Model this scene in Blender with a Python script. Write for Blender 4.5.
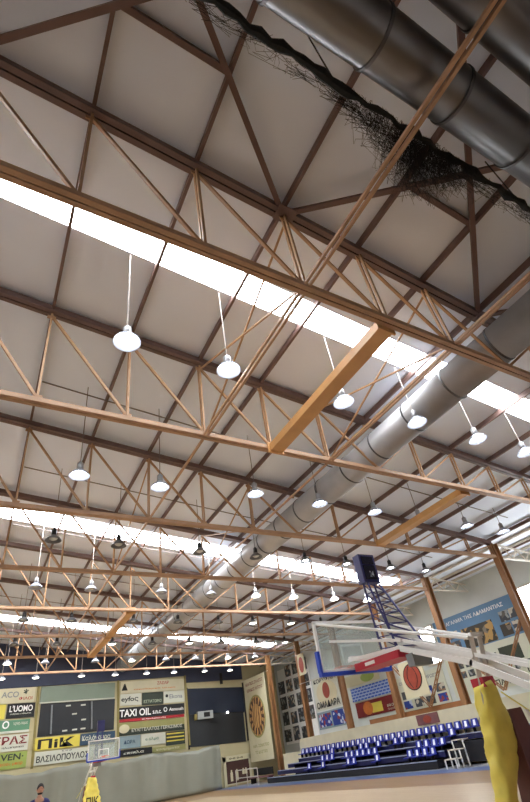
import bpy, math, random
from mathutils import Vector, Matrix
random.seed(7)
C = bpy.context.scene
for _o in list(bpy.data.objects): bpy.data.objects.remove(_o)

# ------------------------------------------------------------------ camera
F_PX, CX, CY = 461.36, 268.86, 437.8
YAW, PITCH, ROLL = math.radians(33.997), math.radians(34.105), math.radians(-9.941)
cam_d = bpy.data.cameras.new('camera'); cam = bpy.data.objects.new('camera', cam_d)
C.collection.objects.link(cam); C.camera = cam
cam_d.sensor_fit = 'AUTO'; cam_d.sensor_width = 24.0
cam_d.lens = F_PX * 24.0 / 802.0
cam_d.shift_x = (265 - CX) / 802.0; cam_d.shift_y = (CY - 401) / 802.0
cam_d.clip_start = 0.05; cam_d.clip_end = 300
_f = Vector((math.sin(YAW) * math.cos(PITCH), math.cos(YAW) * math.cos(PITCH), math.sin(PITCH)))
_r0 = Vector((math.cos(YAW), -math.sin(YAW), 0)); _u0 = _r0.cross(_f)
_r = _r0 * math.cos(ROLL) + _u0 * math.sin(ROLL); _u = -_r0 * math.sin(ROLL) + _u0 * math.cos(ROLL)
cam.matrix_world = Matrix(((_r.x, _u.x, -_f.x, 0), (_r.y, _u.y, -_f.y, 0), (_r.z, _u.z, -_f.z, 1.7), (0, 0, 0, 1)))

# ------------------------------------------------------------------ world, exposure
SKYLIGHT, LAMP, WINGWIN, EXPO = 26.0, 22.0, 13.0, 0.0
w = bpy.data.worlds.new('world'); C.world = w; w.use_nodes = True
w.node_tree.nodes['Background'].inputs[0].default_value = (0.75, 0.85, 1.0, 1)
w.node_tree.nodes['Background'].inputs[1].default_value = 0.4
C.view_settings.view_transform = 'Standard'
C.view_settings.look = 'None'
C.view_settings.gamma = 1.0
C.view_settings.use_curve_mapping = False
C.view_settings.exposure = EXPO

# ------------------------------------------------------------------ materials
def mat(name, col, rough=0.6, metal=0.0, var=0.12, scale=3.0, emit=0.0, bump=0.0, stretch=None):
    m = bpy.data.materials.new(name); m.use_nodes = True
    nt = m.node_tree; b = nt.nodes['Principled BSDF']
    b.inputs['Roughness'].default_value = rough; b.inputs['Metallic'].default_value = metal
    if emit:
        b.inputs['Base Color'].default_value = (*col, 1)
        b.inputs['Emission Color'].default_value = (*col, 1)
        b.inputs['Emission Strength'].default_value = emit
        return m
    tc = nt.nodes.new('ShaderNodeTexCoord'); n = nt.nodes.new('ShaderNodeTexNoise')
    n.inputs['Scale'].default_value = scale; n.inputs['Detail'].default_value = 4
    src = tc.outputs['Object']
    if stretch:
        mp = nt.nodes.new('ShaderNodeMapping'); mp.inputs['Scale'].default_value = stretch
        nt.links.new(src, mp.inputs[0]); src = mp.outputs[0]
    nt.links.new(src, n.inputs['Vector'])
    r = nt.nodes.new('ShaderNodeValToRGB')
    lo = [max(0, c * (1 - var)) for c in col]; hi = [min(1, c * (1 + var)) for c in col]
    r.color_ramp.elements[0].position = 0.3; r.color_ramp.elements[1].position = 0.7
    r.color_ramp.elements[0].color = (*lo, 1); r.color_ramp.elements[1].color = (*hi, 1)
    nt.links.new(n.outputs['Fac'], r.inputs[0]); nt.links.new(r.outputs[0], b.inputs['Base Color'])
    if bump:
        bp = nt.nodes.new('ShaderNodeBump'); bp.inputs['Strength'].default_value = bump
        nt.links.new(n.outputs['Fac'], bp.inputs['Height']); nt.links.new(bp.outputs[0], b.inputs['Normal'])
    return m

def srgb(r, g, b):
    f = lambda c: c / 12.92 if c <= 0.04045 else ((c + 0.055) / 1.055) ** 2.4
    return tuple(f(v / 255) for v in (r, g, b))

def photo_mat(name, dark, light, scale, third=None):
    m = bpy.data.materials.new(name); m.use_nodes = True; nt = m.node_tree; b = nt.nodes['Principled BSDF']
    b.inputs['Roughness'].default_value = 0.5
    tc = nt.nodes.new('ShaderNodeTexCoord'); v = nt.nodes.new('ShaderNodeTexVoronoi'); v.inputs['Scale'].default_value = scale
    nt.links.new(tc.outputs['Object'], v.inputs['Vector'])
    s = nt.nodes.new('ShaderNodeSeparateColor'); nt.links.new(v.outputs['Color'], s.inputs[0])
    r = nt.nodes.new('ShaderNodeValToRGB'); r.color_ramp.interpolation = 'CONSTANT'
    r.color_ramp.elements[0].color = (*dark, 1); r.color_ramp.elements[1].position = 0.62
    r.color_ramp.elements[1].color = (*light, 1)
    if third:
        e = r.color_ramp.elements.new(0.82); e.color = (*third, 1)
    nt.links.new(s.outputs[0], r.inputs[0]); nt.links.new(r.outputs[0], b.inputs['Base Color'])
    return m

def wood_floor(name, c1, c2, c3):
    m = bpy.data.materials.new(name); m.use_nodes = True; nt = m.node_tree; b = nt.nodes['Principled BSDF']
    tc = nt.nodes.new('ShaderNodeTexCoord'); br = nt.nodes.new('ShaderNodeTexBrick')
    br.inputs['Scale'].default_value = 1.0; br.inputs['Brick Width'].default_value = 1.8; br.inputs['Row Height'].default_value = 0.12
    br.inputs['Mortar Size'].default_value = 0.002
    br.inputs['Color1'].default_value = (*srgb(*c1), 1); br.inputs['Color2'].default_value = (*srgb(*c2), 1)
    br.inputs['Mortar'].default_value = (*srgb(*c3), 1)
    mp = nt.nodes.new('ShaderNodeMapping'); mp.inputs['Rotation'].default_value = (0, 0, math.pi / 2)
    nt.links.new(tc.outputs['Object'], mp.inputs[0]); nt.links.new(mp.outputs[0], br.inputs['Vector'])
    nt.links.new(br.outputs['Color'], b.inputs['Base Color']); b.inputs['Roughness'].default_value = 0.28
    return m

def seat_print():
    m = bpy.data.materials.new('seat_print'); m.use_nodes = True; nt = m.node_tree; b = nt.nodes['Principled BSDF']
    tc = nt.nodes.new('ShaderNodeTexCoord'); br = nt.nodes.new('ShaderNodeTexBrick'); mp = nt.nodes.new('ShaderNodeMapping')
    mp.inputs['Rotation'].default_value = (math.pi/2, 0, math.pi/2)
    sx = nt.nodes.new('ShaderNodeSeparateXYZ'); cx = nt.nodes.new('ShaderNodeCombineXYZ')
    nt.links.new(tc.outputs['Object'], sx.inputs[0]); nt.links.new(sx.outputs[1], cx.inputs[0]); nt.links.new(sx.outputs[2], cx.inputs[1])
    br.inputs['Scale'].default_value = 1; br.inputs['Brick Width'].default_value = 0.4; br.inputs['Row Height'].default_value = 0.19
    br.inputs['Mortar Size'].default_value = 0.045; br.offset = 0.5
    br.inputs['Color1'].default_value = (*srgb(40, 80, 180), 1); br.inputs['Color2'].default_value = (*srgb(60, 100, 200), 1); br.inputs['Mortar'].default_value = (*srgb(160, 180, 225), 1)
    nt.links.new(cx.outputs[0], br.inputs['Vector']); nt.links.new(br.outputs['Color'], b.inputs['Base Color'])
    return m

def ball_mat():
    m = bpy.data.materials.new('ball_print'); m.use_nodes = True; nt = m.node_tree; b = nt.nodes['Principled BSDF']
    tc = nt.nodes.new('ShaderNodeTexCoord'); wv = nt.nodes.new('ShaderNodeTexWave'); wv.wave_type = 'RINGS'
    wv.inputs['Scale'].default_value = 0.9; wv.inputs['Distortion'].default_value = 7.0; wv.inputs['Detail'].default_value = 2
    nt.links.new(tc.outputs['Object'], wv.inputs['Vector'])
    r = nt.nodes.new('ShaderNodeValToRGB'); r.color_ramp.elements[0].color = (*srgb(110, 70, 35), 1)
    r.color_ramp.elements[1].color = (*srgb(215, 170, 110), 1)
    nt.links.new(wv.outputs['Fac'], r.inputs[0]); nt.links.new(r.outputs[0], b.inputs['Base Color'])
    return m

def glass_mat(name, tint, alpha=0.18):
    m = bpy.data.materials.new(name); m.use_nodes = True; nt = m.node_tree
    for n in list(nt.nodes): nt.nodes.remove(n)
    o = nt.nodes.new('ShaderNodeOutputMaterial'); t = nt.nodes.new('ShaderNodeBsdfTransparent'); g = nt.nodes.new('ShaderNodeBsdfGlossy')
    d = nt.nodes.new('ShaderNodeBsdfDiffuse'); d.inputs[0].default_value = (*tint, 1); g.inputs['Roughness'].default_value = 0.08
    t.inputs[0].default_value = (0.94, 0.98, 0.97, 1)
    m1 = nt.nodes.new('ShaderNodeMixShader'); m1.inputs[0].default_value = alpha
    m2 = nt.nodes.new('ShaderNodeMixShader'); m2.inputs[0].default_value = 0.08
    nt.links.new(t.outputs[0], m1.inputs[1]); nt.links.new(d.outputs[0], m1.inputs[2])
    nt.links.new(m1.outputs[0], m2.inputs[1]); nt.links.new(g.outputs[0], m2.inputs[2]); nt.links.new(m2.outputs[0], o.inputs[0])
    return m

M = dict(
    roof=mat('roof_panel', srgb(232, 240, 255), 0.6, 0, 0.02, 0.6),
    chord=mat('chord_paint', srgb(176, 140, 110), 0.5, 0, 0.12, 2.0),
    brown=mat('brown_steel', srgb(104, 80, 74), 0.5, 0, 0.12, 2.0),
    web=mat('web_paint', srgb(172, 134, 98), 0.5, 0, 0.12, 2.0),
    purlin=mat('purlin_steel', srgb(108, 84, 78), 0.55, 0, 0.1, 2.0),
    beam=mat('beam_paint', srgb(206, 156, 98), 0.5, 0, 0.1, 1.5),
    column=mat('column_paint', srgb(146, 104, 66), 0.5, 0, 0.15, 2.0),
    duct=mat('galvanised_duct', srgb(182, 182, 184), 0.42, 0.25, 0.12, 1.2),
    duct2=mat('dull_metal_duct', srgb(120, 119, 120), 0.36, 0.9, 0.12, 1.2),
    seam=mat('duct_seam', srgb(90, 90, 92), 0.5, 0.6, 0.1, 3.0),
    pane=mat('skylight_pane', (0.92, 0.96, 1.0), emit=SKYLIGHT),
    wpane=mat('wing_window_pane', (0.93, 0.97, 1.0), emit=WINGWIN),
    bar=mat('glazing_bar', srgb(150, 110, 95), 0.5),
    bulb=mat('lamp_bulb', (0.95, 0.97, 1.0), emit=LAMP),
    bulbw=mat('lamp_bulb_warm', (1.0, 0.97, 0.80), emit=LAMP*0.35),
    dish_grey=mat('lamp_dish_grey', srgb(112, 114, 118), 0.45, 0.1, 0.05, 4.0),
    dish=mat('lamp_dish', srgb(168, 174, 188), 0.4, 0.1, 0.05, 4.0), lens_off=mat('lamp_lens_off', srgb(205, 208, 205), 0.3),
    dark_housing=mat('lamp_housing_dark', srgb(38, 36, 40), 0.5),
    housing=mat('lamp_housing', srgb(150, 150, 152), 0.45, 0.3),
    rod=mat('lamp_rod', srgb(190, 180, 172), 0.5),
    conduit=mat('conduit_grey', srgb(95, 85, 82), 0.5),
    net=mat('black_net', srgb(26, 28, 28), 0.9, 0, 0.4, 20.0),
    floor=wood_floor('wood_runoff', (150, 120, 84), (138, 106, 72), (108, 80, 52)), court_bounce=wood_floor('wood_court_bounce', (192, 170, 140), (182, 158, 126), (150, 124, 96)),
    blue_line=mat('blue_floor_paint', srgb(78, 100, 150), 0.3, 0, 0.06, 1.0),
    grey_floor=mat('grey_floor_paint', srgb(150, 152, 156), 0.3, 0, 0.06, 1.0),
    wall_far=mat('wall_beige', srgb(188, 178, 140), 0.8, 0, 0.06, 0.8),
    navy=mat('dark_navy_panel', srgb(52, 58, 78), 0.7, 0, 0.1, 0.8),
    wall_right=mat('wall_pale', srgb(205, 210, 208), 0.8, 0, 0.06, 0.8),
    wall_side=mat('wall_grey', srgb(226, 224, 222), 0.8, 0, 0.04, 0.8),
    parapet=mat('parapet_cream', srgb(200, 194, 165), 0.75, 0, 0.07, 1.5),
    wood_strip=mat('brown_board', srgb(150, 100, 60), 0.6, 0, 0.15, 2.0),
    seat=mat('seat_blue', srgb(28, 44, 150), 0.35, 0, 0.1, 3.0),
    seat_highlight=mat('seat_painted_highlight', srgb(236, 240, 248), 0.5),
    tier=mat('tier_dark_blue', srgb(20, 25, 78), 0.5, 0, 0.12, 2.0),
    nosing=mat('tier_nosing', srgb(150, 158, 185), 0.5),
    skirt=mat('tier_skirt_black', srgb(20, 21, 30), 0.7),
    white=mat('white_paint', srgb(242, 242, 240), 0.4, 0, 0.03, 3.0),
    offwhite=mat('offwhite_steel', srgb(205, 196, 184), 0.5, 0, 0.08, 3.0),
    glass=glass_mat('backboard_glass', (0.75, 0.88, 0.88), 0.2),
    bluepad=mat('blue_padding', srgb(34, 72, 190), 0.45),
    redpad=mat('red_padding', srgb(180, 24, 48), 0.45),
    yellow=mat('yellow_vinyl', srgb(234, 216, 96), 0.4, 0, 0.1, 4.0, bump=0.25),
    maroon=mat('maroon_panel', srgb(110, 70, 72), 0.6, 0, 0.15, 2.0),
    darkbrown=mat('dark_brown_print', srgb(72, 44, 38), 0.6),
    rim=mat('rim_orange', srgb(215, 110, 90), 0.4),
    indigo=mat('clock_case', srgb(48, 48, 105), 0.4, 0, 0.1, 3.0),
    clockface=mat('clock_face', srgb(16, 16, 40), 0.25),
    mast=mat('mast_blue', srgb(44, 46, 110), 0.45),
    black=mat('black_print', srgb(18, 18, 18), 0.6, 0, 0.1),
    grey=mat('grey_steel', srgb(130, 134, 138), 0.5),
    cream=mat('cream_vinyl', srgb(205, 198, 166), 0.6, 0, 0.06, 1.0),
    greenpale=mat('pale_green_vinyl', srgb(176, 190, 160), 0.6, 0, 0.06, 1.0),
    green=mat('green_vinyl', srgb(92, 140, 110), 0.6, 0, 0.1, 1.0),
    lime=mat('lime_vinyl', srgb(150, 168, 84), 0.6, 0, 0.1, 1.0),
    darkgreen=mat('dark_green_vinyl', srgb(48, 58, 46), 0.6, 0, 0.1, 1.0),
    whitevinyl=mat('white_vinyl', srgb(204, 206, 190), 0.55, 0, 0.04, 1.0),
    bluegrey=mat('blue_grey_vinyl', srgb(135, 155, 160), 0.55, 0, 0.1, 1.0),
    yellowsign=mat('yellow_sign', srgb(222, 206, 84), 0.55, 0, 0.05, 1.0),
    bluesign=mat('blue_sign', srgb(48, 74, 98), 0.55, 0, 0.1, 1.0),
    red=mat('red_print', srgb(170, 30, 40), 0.55),
    darkred=mat('dark_red_print', srgb(120, 22, 28), 0.55),
    orange=mat('orange_print', srgb(200, 110, 40), 0.55),
    olive=mat('olive_vinyl', srgb(150, 148, 92), 0.55, 0, 0.1, 1.0),
    windowdark=mat('dark_glass', srgb(34, 42, 58), 0.18, 0, 0.15, 0.6),
    windowdark2=mat('darker_glass', srgb(40, 44, 48), 0.3, 0, 0.15, 0.6),
    shutter=mat('shutter_green_grey', srgb(128, 142, 126), 0.6, 0, 0.06, 1.0),
    post=mat('board_post', srgb(140, 128, 72), 0.6),
    ac=mat('ac_plastic', srgb(170, 176, 176), 0.5),
    curtain=mat('grey_sheet', srgb(138, 140, 128), 0.4, 0, 0.05, 0.7),
    ball=ball_mat(), seatprint=seat_print(),
    ballred=mat('ball_red_brown', srgb(150, 62, 44), 0.6, 0, 0.15, 3.0),
    bannerblue=mat('banner_blue', srgb(96, 132, 168), 0.6, 0, 0.06, 1.0),
    photo1=photo_mat('photo_print_grey', srgb(58, 62, 68), srgb(150, 156, 156), 4.5, srgb(95, 90, 84)),
    photo2=photo_mat('photo_print_gold', srgb(58, 52, 44), srgb(176, 140, 82), 4.0, srgb(120, 110, 98)),
    photo3=photo_mat('photo_print_mixed', srgb(70, 76, 84), srgb(196, 190, 176), 5.0, srgb(140, 110, 88)),
    photo4=photo_mat('photo_print_blue', srgb(40, 66, 150), srgb(190, 200, 222), 5.0, srgb(150, 60, 66)),
    skin=mat('skin', srgb(190, 140, 115), 0.5, 0, 0.05, 6.0),
    hair=mat('dark_hair', srgb(28, 22, 20), 0.7),
    navycloth=mat('navy_cloth', srgb(34, 36, 98), 0.8, 0, 0.12, 8.0),
    trousers=mat('dark_trousers', srgb(32, 34, 42), 0.8),
)

# ------------------------------------------------------------------ mesh helpers
class MB:
    def __init__(s): s.v, s.f = [], []
    def add(s, vs, fs):
        k = len(s.v); s.v += [tuple(v) for v in vs]; s.f += [tuple(i + k for i in f) for f in fs]; return s
    def box(s, x0, x1, y0, y1, z0, z1):
        return s.add([(x0,y0,z0),(x1,y0,z0),(x1,y1,z0),(x0,y1,z0),(x0,y0,z1),(x1,y0,z1),(x1,y1,z1),(x0,y1,z1)],
                     [(3,2,1,0),(4,5,6,7),(0,1,5,4),(1,2,6,5),(2,3,7,6),(3,0,4,7)])
    def hexa(s, bottom, top):
        return s.add(list(bottom) + list(top), [(3,2,1,0),(4,5,6,7),(0,1,5,4),(1,2,6,5),(2,3,7,6),(3,0,4,7)])
    def bar(s, a, b, wd, ht, side=None):
        a, b = Vector(a), Vector(b); d = (b - a).normalized()
        sd = Vector(side) if side else (Vector((0,0,1)).cross(d) if abs(d.z) < 0.99 else Vector((1,0,0)))
        sd = (sd - d * sd.dot(d)).normalized(); up = d.cross(sd)
        q = [(-wd/2,-ht/2),(wd/2,-ht/2),(wd/2,ht/2),(-wd/2,ht/2)]
        return s.hexa([a + sd*x + up*y for x, y in q], [b + sd*x + up*y for x, y in q])
    def tube(s, a, b, r, n=8, r2=None):
        a, b = Vector(a), Vector(b); d = (b - a).normalized(); r2 = r if r2 is None else r2
        sd = Vector((0,0,1)).cross(d) if abs(d.z) < 0.99 else Vector((1,0,0)); sd.normalize(); up = d.cross(sd)
        vs = [a + (sd*math.cos(t) + up*math.sin(t))*r for t in [2*math.pi*i/n for i in range(n)]]
        vs += [b + (sd*math.cos(t) + up*math.sin(t))*r2 for t in [2*math.pi*i/n for i in range(n)]]
        fs = [(i, (i+1) % n, n + (i+1) % n, n + i) for i in range(n)] + [tuple(range(n-1,-1,-1)), tuple(range(n, 2*n))]
        return s.add(vs, fs)
    def path(s, pts, r, n=6):
        pts = [Vector(p) for p in pts]; vs = []; fs = []
        for i, p in enumerate(pts):
            d = (pts[min(i+1, len(pts)-1)] - pts[max(i-1, 0)]).normalized()
            sd = Vector((0,0,1)).cross(d) if abs(d.z) < 0.95 else Vector((1,0,0)).cross(d); sd.normalize(); up = d.cross(sd)
            rr = r[i] if isinstance(r, (list, tuple)) else r
            vs += [p + (sd*math.cos(2*math.pi*j/n) + up*math.sin(2*math.pi*j/n))*rr for j in range(n)]
        for i in range(len(pts)-1):
            fs += [(i*n+j, i*n+(j+1) % n, (i+1)*n+(j+1) % n, (i+1)*n+j) for j in range(n)]
        fs += [tuple(range(n-1,-1,-1)), tuple(range((len(pts)-1)*n, len(pts)*n))]
        return s.add(vs, fs)
    def lathe(s, prof, n=20, c=(0,0,0)):
        vs = [(c[0]+r*math.cos(2*math.pi*j/n), c[1]+r*math.sin(2*math.pi*j/n), c[2]+z) for r, z in prof for j in range(n)]
        fs = [(i*n+j, i*n+(j+1) % n, (i+1)*n+(j+1) % n, (i+1)*n+j) for i in range(len(prof)-1) for j in range(n)]
        return s.add(vs, fs)
    def build(s, name, m, parent=None, loc=None, smooth=False):
        me = bpy.data.meshes.new(name); me.from_pydata(s.v, [], s.f); me.update()
        if m: me.materials.append(m)
        if smooth:
            for p in me.polygons: p.use_smooth = True
        o = bpy.data.objects.new(name, me); C.collection.objects.link(o)
        if loc: o.location = loc
        if parent: o.parent = parent
        return o

def tag(o, label=None, cat=None, group=None, kind=None):
    if label: o['label'] = label
    if cat: o['category'] = cat
    if group: o['group'] = group
    if kind: o['kind'] = kind
    return o
def thing(name, label, cat, loc=(0,0,0), group=None, rz=0):
    o = bpy.data.objects.new(name, None); C.collection.objects.link(o); o.location = loc; o.rotation_euler = (0,0,rz)
    o.empty_display_size = 0.2
    return tag(o, label, cat, group)
def struct(o): o['kind'] = 'structure'; return o
ORD = ['first','second','third','fourth','fifth','sixth','seventh','eighth','ninth','tenth','eleventh','twelfth']
def ordn(n):
    if n <= 12: return ORD[n-1]
    return '%d%s' % (n, 'th' if 10 <= n % 100 <= 20 else {1:'st',2:'nd',3:'rd'}.get(n % 10, 'th'))

def lettering(txt, m, parent, origin, ux, uz, wd, ht, depth=0.012, name='lettering', bold=0.02):
    """text as a mesh, fitted into a wd x ht box whose lower left corner is origin, along ux, upright along uz"""
    cu = bpy.data.curves.new(name, 'FONT'); cu.body = txt; cu.size = 1.0; cu.extrude = 0.0; cu.resolution_u = 3; cu.offset = bold
    tmp = bpy.data.objects.new('tmp', cu); C.collection.objects.link(tmp)
    bpy.context.view_layer.update()
    me = bpy.data.meshes.new_from_object(tmp.evaluated_get(bpy.context.evaluated_depsgraph_get()))
    bpy.data.objects.remove(tmp)
    xs = [v.co.x for v in me.vertices]; ys = [v.co.y for v in me.vertices]
    x0, x1, y0, y1 = min(xs), max(xs), min(ys), max(ys)
    O, X, Z = Vector(origin), Vector(ux).normalized(), Vector(uz).normalized(); N = X.cross(Z)
    for v in me.vertices:
        v.co = O + X * ((v.co.x - x0) / (x1 - x0) * wd) + Z * ((v.co.y - y0) / (y1 - y0) * ht) + N * depth
    me.materials.clear(); me.materials.append(m); me.name = name
    o = bpy.data.objects.new(name, me); C.collection.objects.link(o)
    if parent: o.parent = parent
    return o

# ------------------------------------------------------------------ roof geometry
S, Y0 = 4.921, 4.0
NX = lambda i: 0.115 + 1.965 * i
ZT = lambda x: 11.605 - 0.134 * x + 0.0004 * x * x
ZB = lambda x: 8.70 - 0.024 * x
TY = lambda k: Y0 + S * k
XL, XR, YN, YF = -8.2, 25.2, -6.0, 43.5
ROOF_UP = 0.33          # underside of the panels above the top chord axis
ZR = lambda x: ZT(x) + ROOF_UP

def slab(x0, x1, y0, y1, th=0.12):
    b = MB(); n = 8
    for i in range(n):
        a, c = x0 + (x1-x0)*i/n, x0 + (x1-x0)*(i+1)/n
        b.hexa([(a,y0,ZR(a)),(c,y0,ZR(c)),(c,y1,ZR(c)),(a,y1,ZR(a))], [(a,y0,ZR(a)+th),(c,y0,ZR(c)+th),(c,y1,ZR(c)+th),(a,y1,ZR(a)+th)])
    return b
SKY = [(5.78, 6.52), (20.2, 21.55), (35.9, 37.3)]
XS1 = 21.4              # the skylights stop at the column line
cb = MB(); ycur = YN
for a, b_ in SKY:
    q = slab(XL, XR, ycur, a); cb.add(q.v, q.f)
    q = slab(XS1, XR, a, b_); cb.add(q.v, q.f); ycur = b_
q = slab(XL, XR, ycur, YF + 0.2); cb.add(q.v, q.f)
ceiling = struct(cb.build('ceiling', M['roof']))
for n, (a, b_) in enumerate(SKY):
    wdw = struct(slab(XL, XS1, a, b_, 0.03).build('window_%d' % (n+1), M['pane']))
    for i in range(-4, 11):
        x = NX(i); MB().box(x-0.03, x+0.03, a, b_, ZR(x)-0.05, ZR(x)-0.001).build('glazing_bar', M['bar'], wdw)
for i in range(-4, 13):
    x = NX(i)
    if x > XR - 0.2: continue
    MB().bar((x, YN+0.02, ZR(x)-0.115), (x, YF-0.02, ZR(x)-0.115), 0.07, 0.17).build('purlin', M['purlin'], ceiling)
for x in (22.7, 23.6, 24.5):
    MB().bar((x, YN+0.02, ZR(x)-0.07), (x, YF-0.02, ZR(x)-0.07), 0.07, 0.12).build('purlin', M['offwhite'], ceiling)
# panel joints / wind bracing in the bay overhead
zb_ = lambda x: ZT(x) + 0.06
def roofbar(a, b, wd, ht, name):
    MB().bar((a[0],a[1],zb_(a[0])), (b[0],b[1],zb_(b[0])), wd, ht).build(name, M['brown'], ceiling)
YM = (TY(-1) + TY(0)) / 2
for ia, ib in ((-1, 2), (2, 5), (5, 8), (8, 11), (-4, -1)):
    roofbar((NX(ia), TY(0)), (NX(ib), TY(-1)), 0.11, 0.08, 'wind_brace')
    roofbar((NX(ib), TY(0)), (NX(ia), TY(-1)), 0.11, 0.08, 'wind_brace')
for ia, ib in ((0, 1), (3, 4), (6, 7)):
    MB().bar((NX(ia), 2.33, ZR(NX(ia))-0.09), (NX(ib), 2.33, ZR(NX(ib))-0.09), 0.1, 0.14).build('sag_strut', M['brown'], ceiling)
for k, (px_, py_) in enumerate(((NX(2), TY(0)), (NX(5), TY(0)), (NX(-1), TY(0)))):
    x = px_; MB().box(x-0.22, x+0.22, py_-0.24, py_+0.1, ZT(x)-0.09, ZT(x)-0.075).build('gusset_plate', M['brown'], ceiling)

# ------------------------------------------------------------------ room shell
struct(MB().box(XL, XR, YN, YF+0.2, -0.2, 0).build('floor', M['floor']))
struct(MB().box(-0.5, 14.5, 7.2, 35.6, 0.0005, 0.003).build('trim_6', M['court_bounce']))  # court wood made lighter than the run-off to bounce light onto the roof
struct(MB().box(17.9, 19.2, -6, 43.4, 0.0005, 0.004).build('trim_1', M['blue_line']))
struct(MB().box(19.2, 21.2, -6, 43.4, 0.0005, 0.004).build('trim_2', M['grey_floor']))
def wall(name, x0, x1, y0, y1, m):
    b = MB(); b.hexa([(x0,y0,0),(x1,y0,0),(x1,y1,0),(x0,y1,0)], [(x0,y0,ZR(x0)),(x1,y0,ZR(x1)),(x1,y1,ZR(x1)),(x0,y1,ZR(x0))])
    return struct(b.build(name, m))
wall('wall_far', XL, XR, YF, YF+0.2, M['wall_far'])
wall('wall_back', XL, XR, YN-0.2, YN, M['wall_side'])
wall('wall_left', XL-0.2, XL, YN, YF, M['wall_side'])
wall('wall_right', XR, XR+0.2, YN, YF, M['wall_right'])
b = MB(); b.hexa([(XL,43.4,8.62),(16.0,43.4,8.5),(16.0,43.49,8.5),(XL,43.49,8.62)], [(XL,43.4,ZR(XL)),(16.0,43.4,ZR(16)),(16.0,43.49,ZR(16)),(XL,43.49,ZR(XL))])
b.hexa([(16.0,43.4,7.95),(21.6,43.4,7.85),(21.6,43.49,7.85),(16.0,43.49,7.95)], [(16.0,43.4,ZR(16)),(21.6,43.4,ZR(21.6)),(21.6,43.49,ZR(21.6)),(16.0,43.49,ZR(16))])
struct(b.build('trim_3', M['navy']))
# high windows in the side aisle
for n, (y0, y1, z0, z1) in enumerate(((10.5, 15.75, 5.1, 7.25), (22.45, 23.6, 4.9, 7.1))):
    o = struct(MB().box(25.12, 25.19, y0, y1, z0, z1).build('window_%d' % (n+4), M['wpane']))
    fr = MB()
    for yy in (y0, y1): fr.box(25.08, 25.19, yy-0.05, yy+0.05, z0-0.05, z1+0.05)
    for zz in (z0, z1): fr.box(25.08, 25.19, y0, y1, zz-0.05, zz+0.05)
    fr.build('window_frame', M['offwhite'], o)
# walkway behind the stand and its parapet
struct(MB().box(21.55, 25.19, 8, 37.6, 0, 1.6).build('trim_4', M['parapet']))
pb = MB().box(21.25, 21.5, 8, 34.4, 0.001, 2.33)
struct(pb.build('trim_5', M['parapet']))

# ------------------------------------------------------------------ trusses
TRUSS_CH = ['nearest the camera overhead, crossing the top of the picture', 'in front of the second row of pendant lamps', 'in front of the shot clock', '', '', '', '', '']
def truss(k):
    y = TY(k)
    dz = 0.09 if k == 1 else 0.0
    t = thing('roof_truss', 'brown steel roof truss over the camera, out behind the big ducts' if k < 0 else
              'orange-brown steel lattice roof truss, %s from the front, crossing the hall' % ordn(k+1), 'roof truss', (0, y, 0))
    zt = lambda x: ZT(x) + dz
    zb = lambda x: ZB(x) + dz * min(1, max(0, (14 - x) / 8))
    xa, xb = NX(-4) - 0.2, NX(11) - 0.15
    b = MB()
    for sy in (-0.07, 0.07): b.bar((xa, sy, zt(xa)), (xb, sy, zt(xb)), 0.11, 0.18)
    b.build('top_chord', M['brown'], t)
    b = MB()
    for sy in (-0.055, 0.055): b.bar((xa, sy, zb(xa)), (xb, sy, zb(xb)), 0.085, 0.12)
    b.build('bottom_chord', M['chord'], t)
    for i in range(-4, 12):
        x = NX(i) if i < 11 else NX(11) - 0.2
        if i == 5: continue
        b = MB()
        for sy in (-0.05, 0.05): b.bar((x, sy, zb(x)+0.05), (x, sy, zt(x)-0.08), 0.05, 0.05)
        b.build('post', M['web'], t)
    for i in range(-4, 11):
        x, x2 = NX(i), NX(i+1)
        if i < 5: a, c = (x, 0, zt(x)-0.1), (x2, 0, zb(x2)+0.07)
        else: a, c = (x, 0, zb(x)+0.07), (min(x2, xb), 0, zt(x2)-0.1)
        MB().bar(a, c, 0.06, 0.06).build('diagonal', M['web'], t)
    if k in (0, 1, 2):
        for i in range(-1, 11):
            for zz in (zt(NX(i))-0.15, zb(NX(i))+0.12):
                MB().box(NX(i)-0.1, NX(i)+0.1, -0.011, 0.011, zz-0.05, zz+0.05).build('gusset_plate', M['web'], t)
    return t
for k in range(-1, 8): truss(k)

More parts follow.
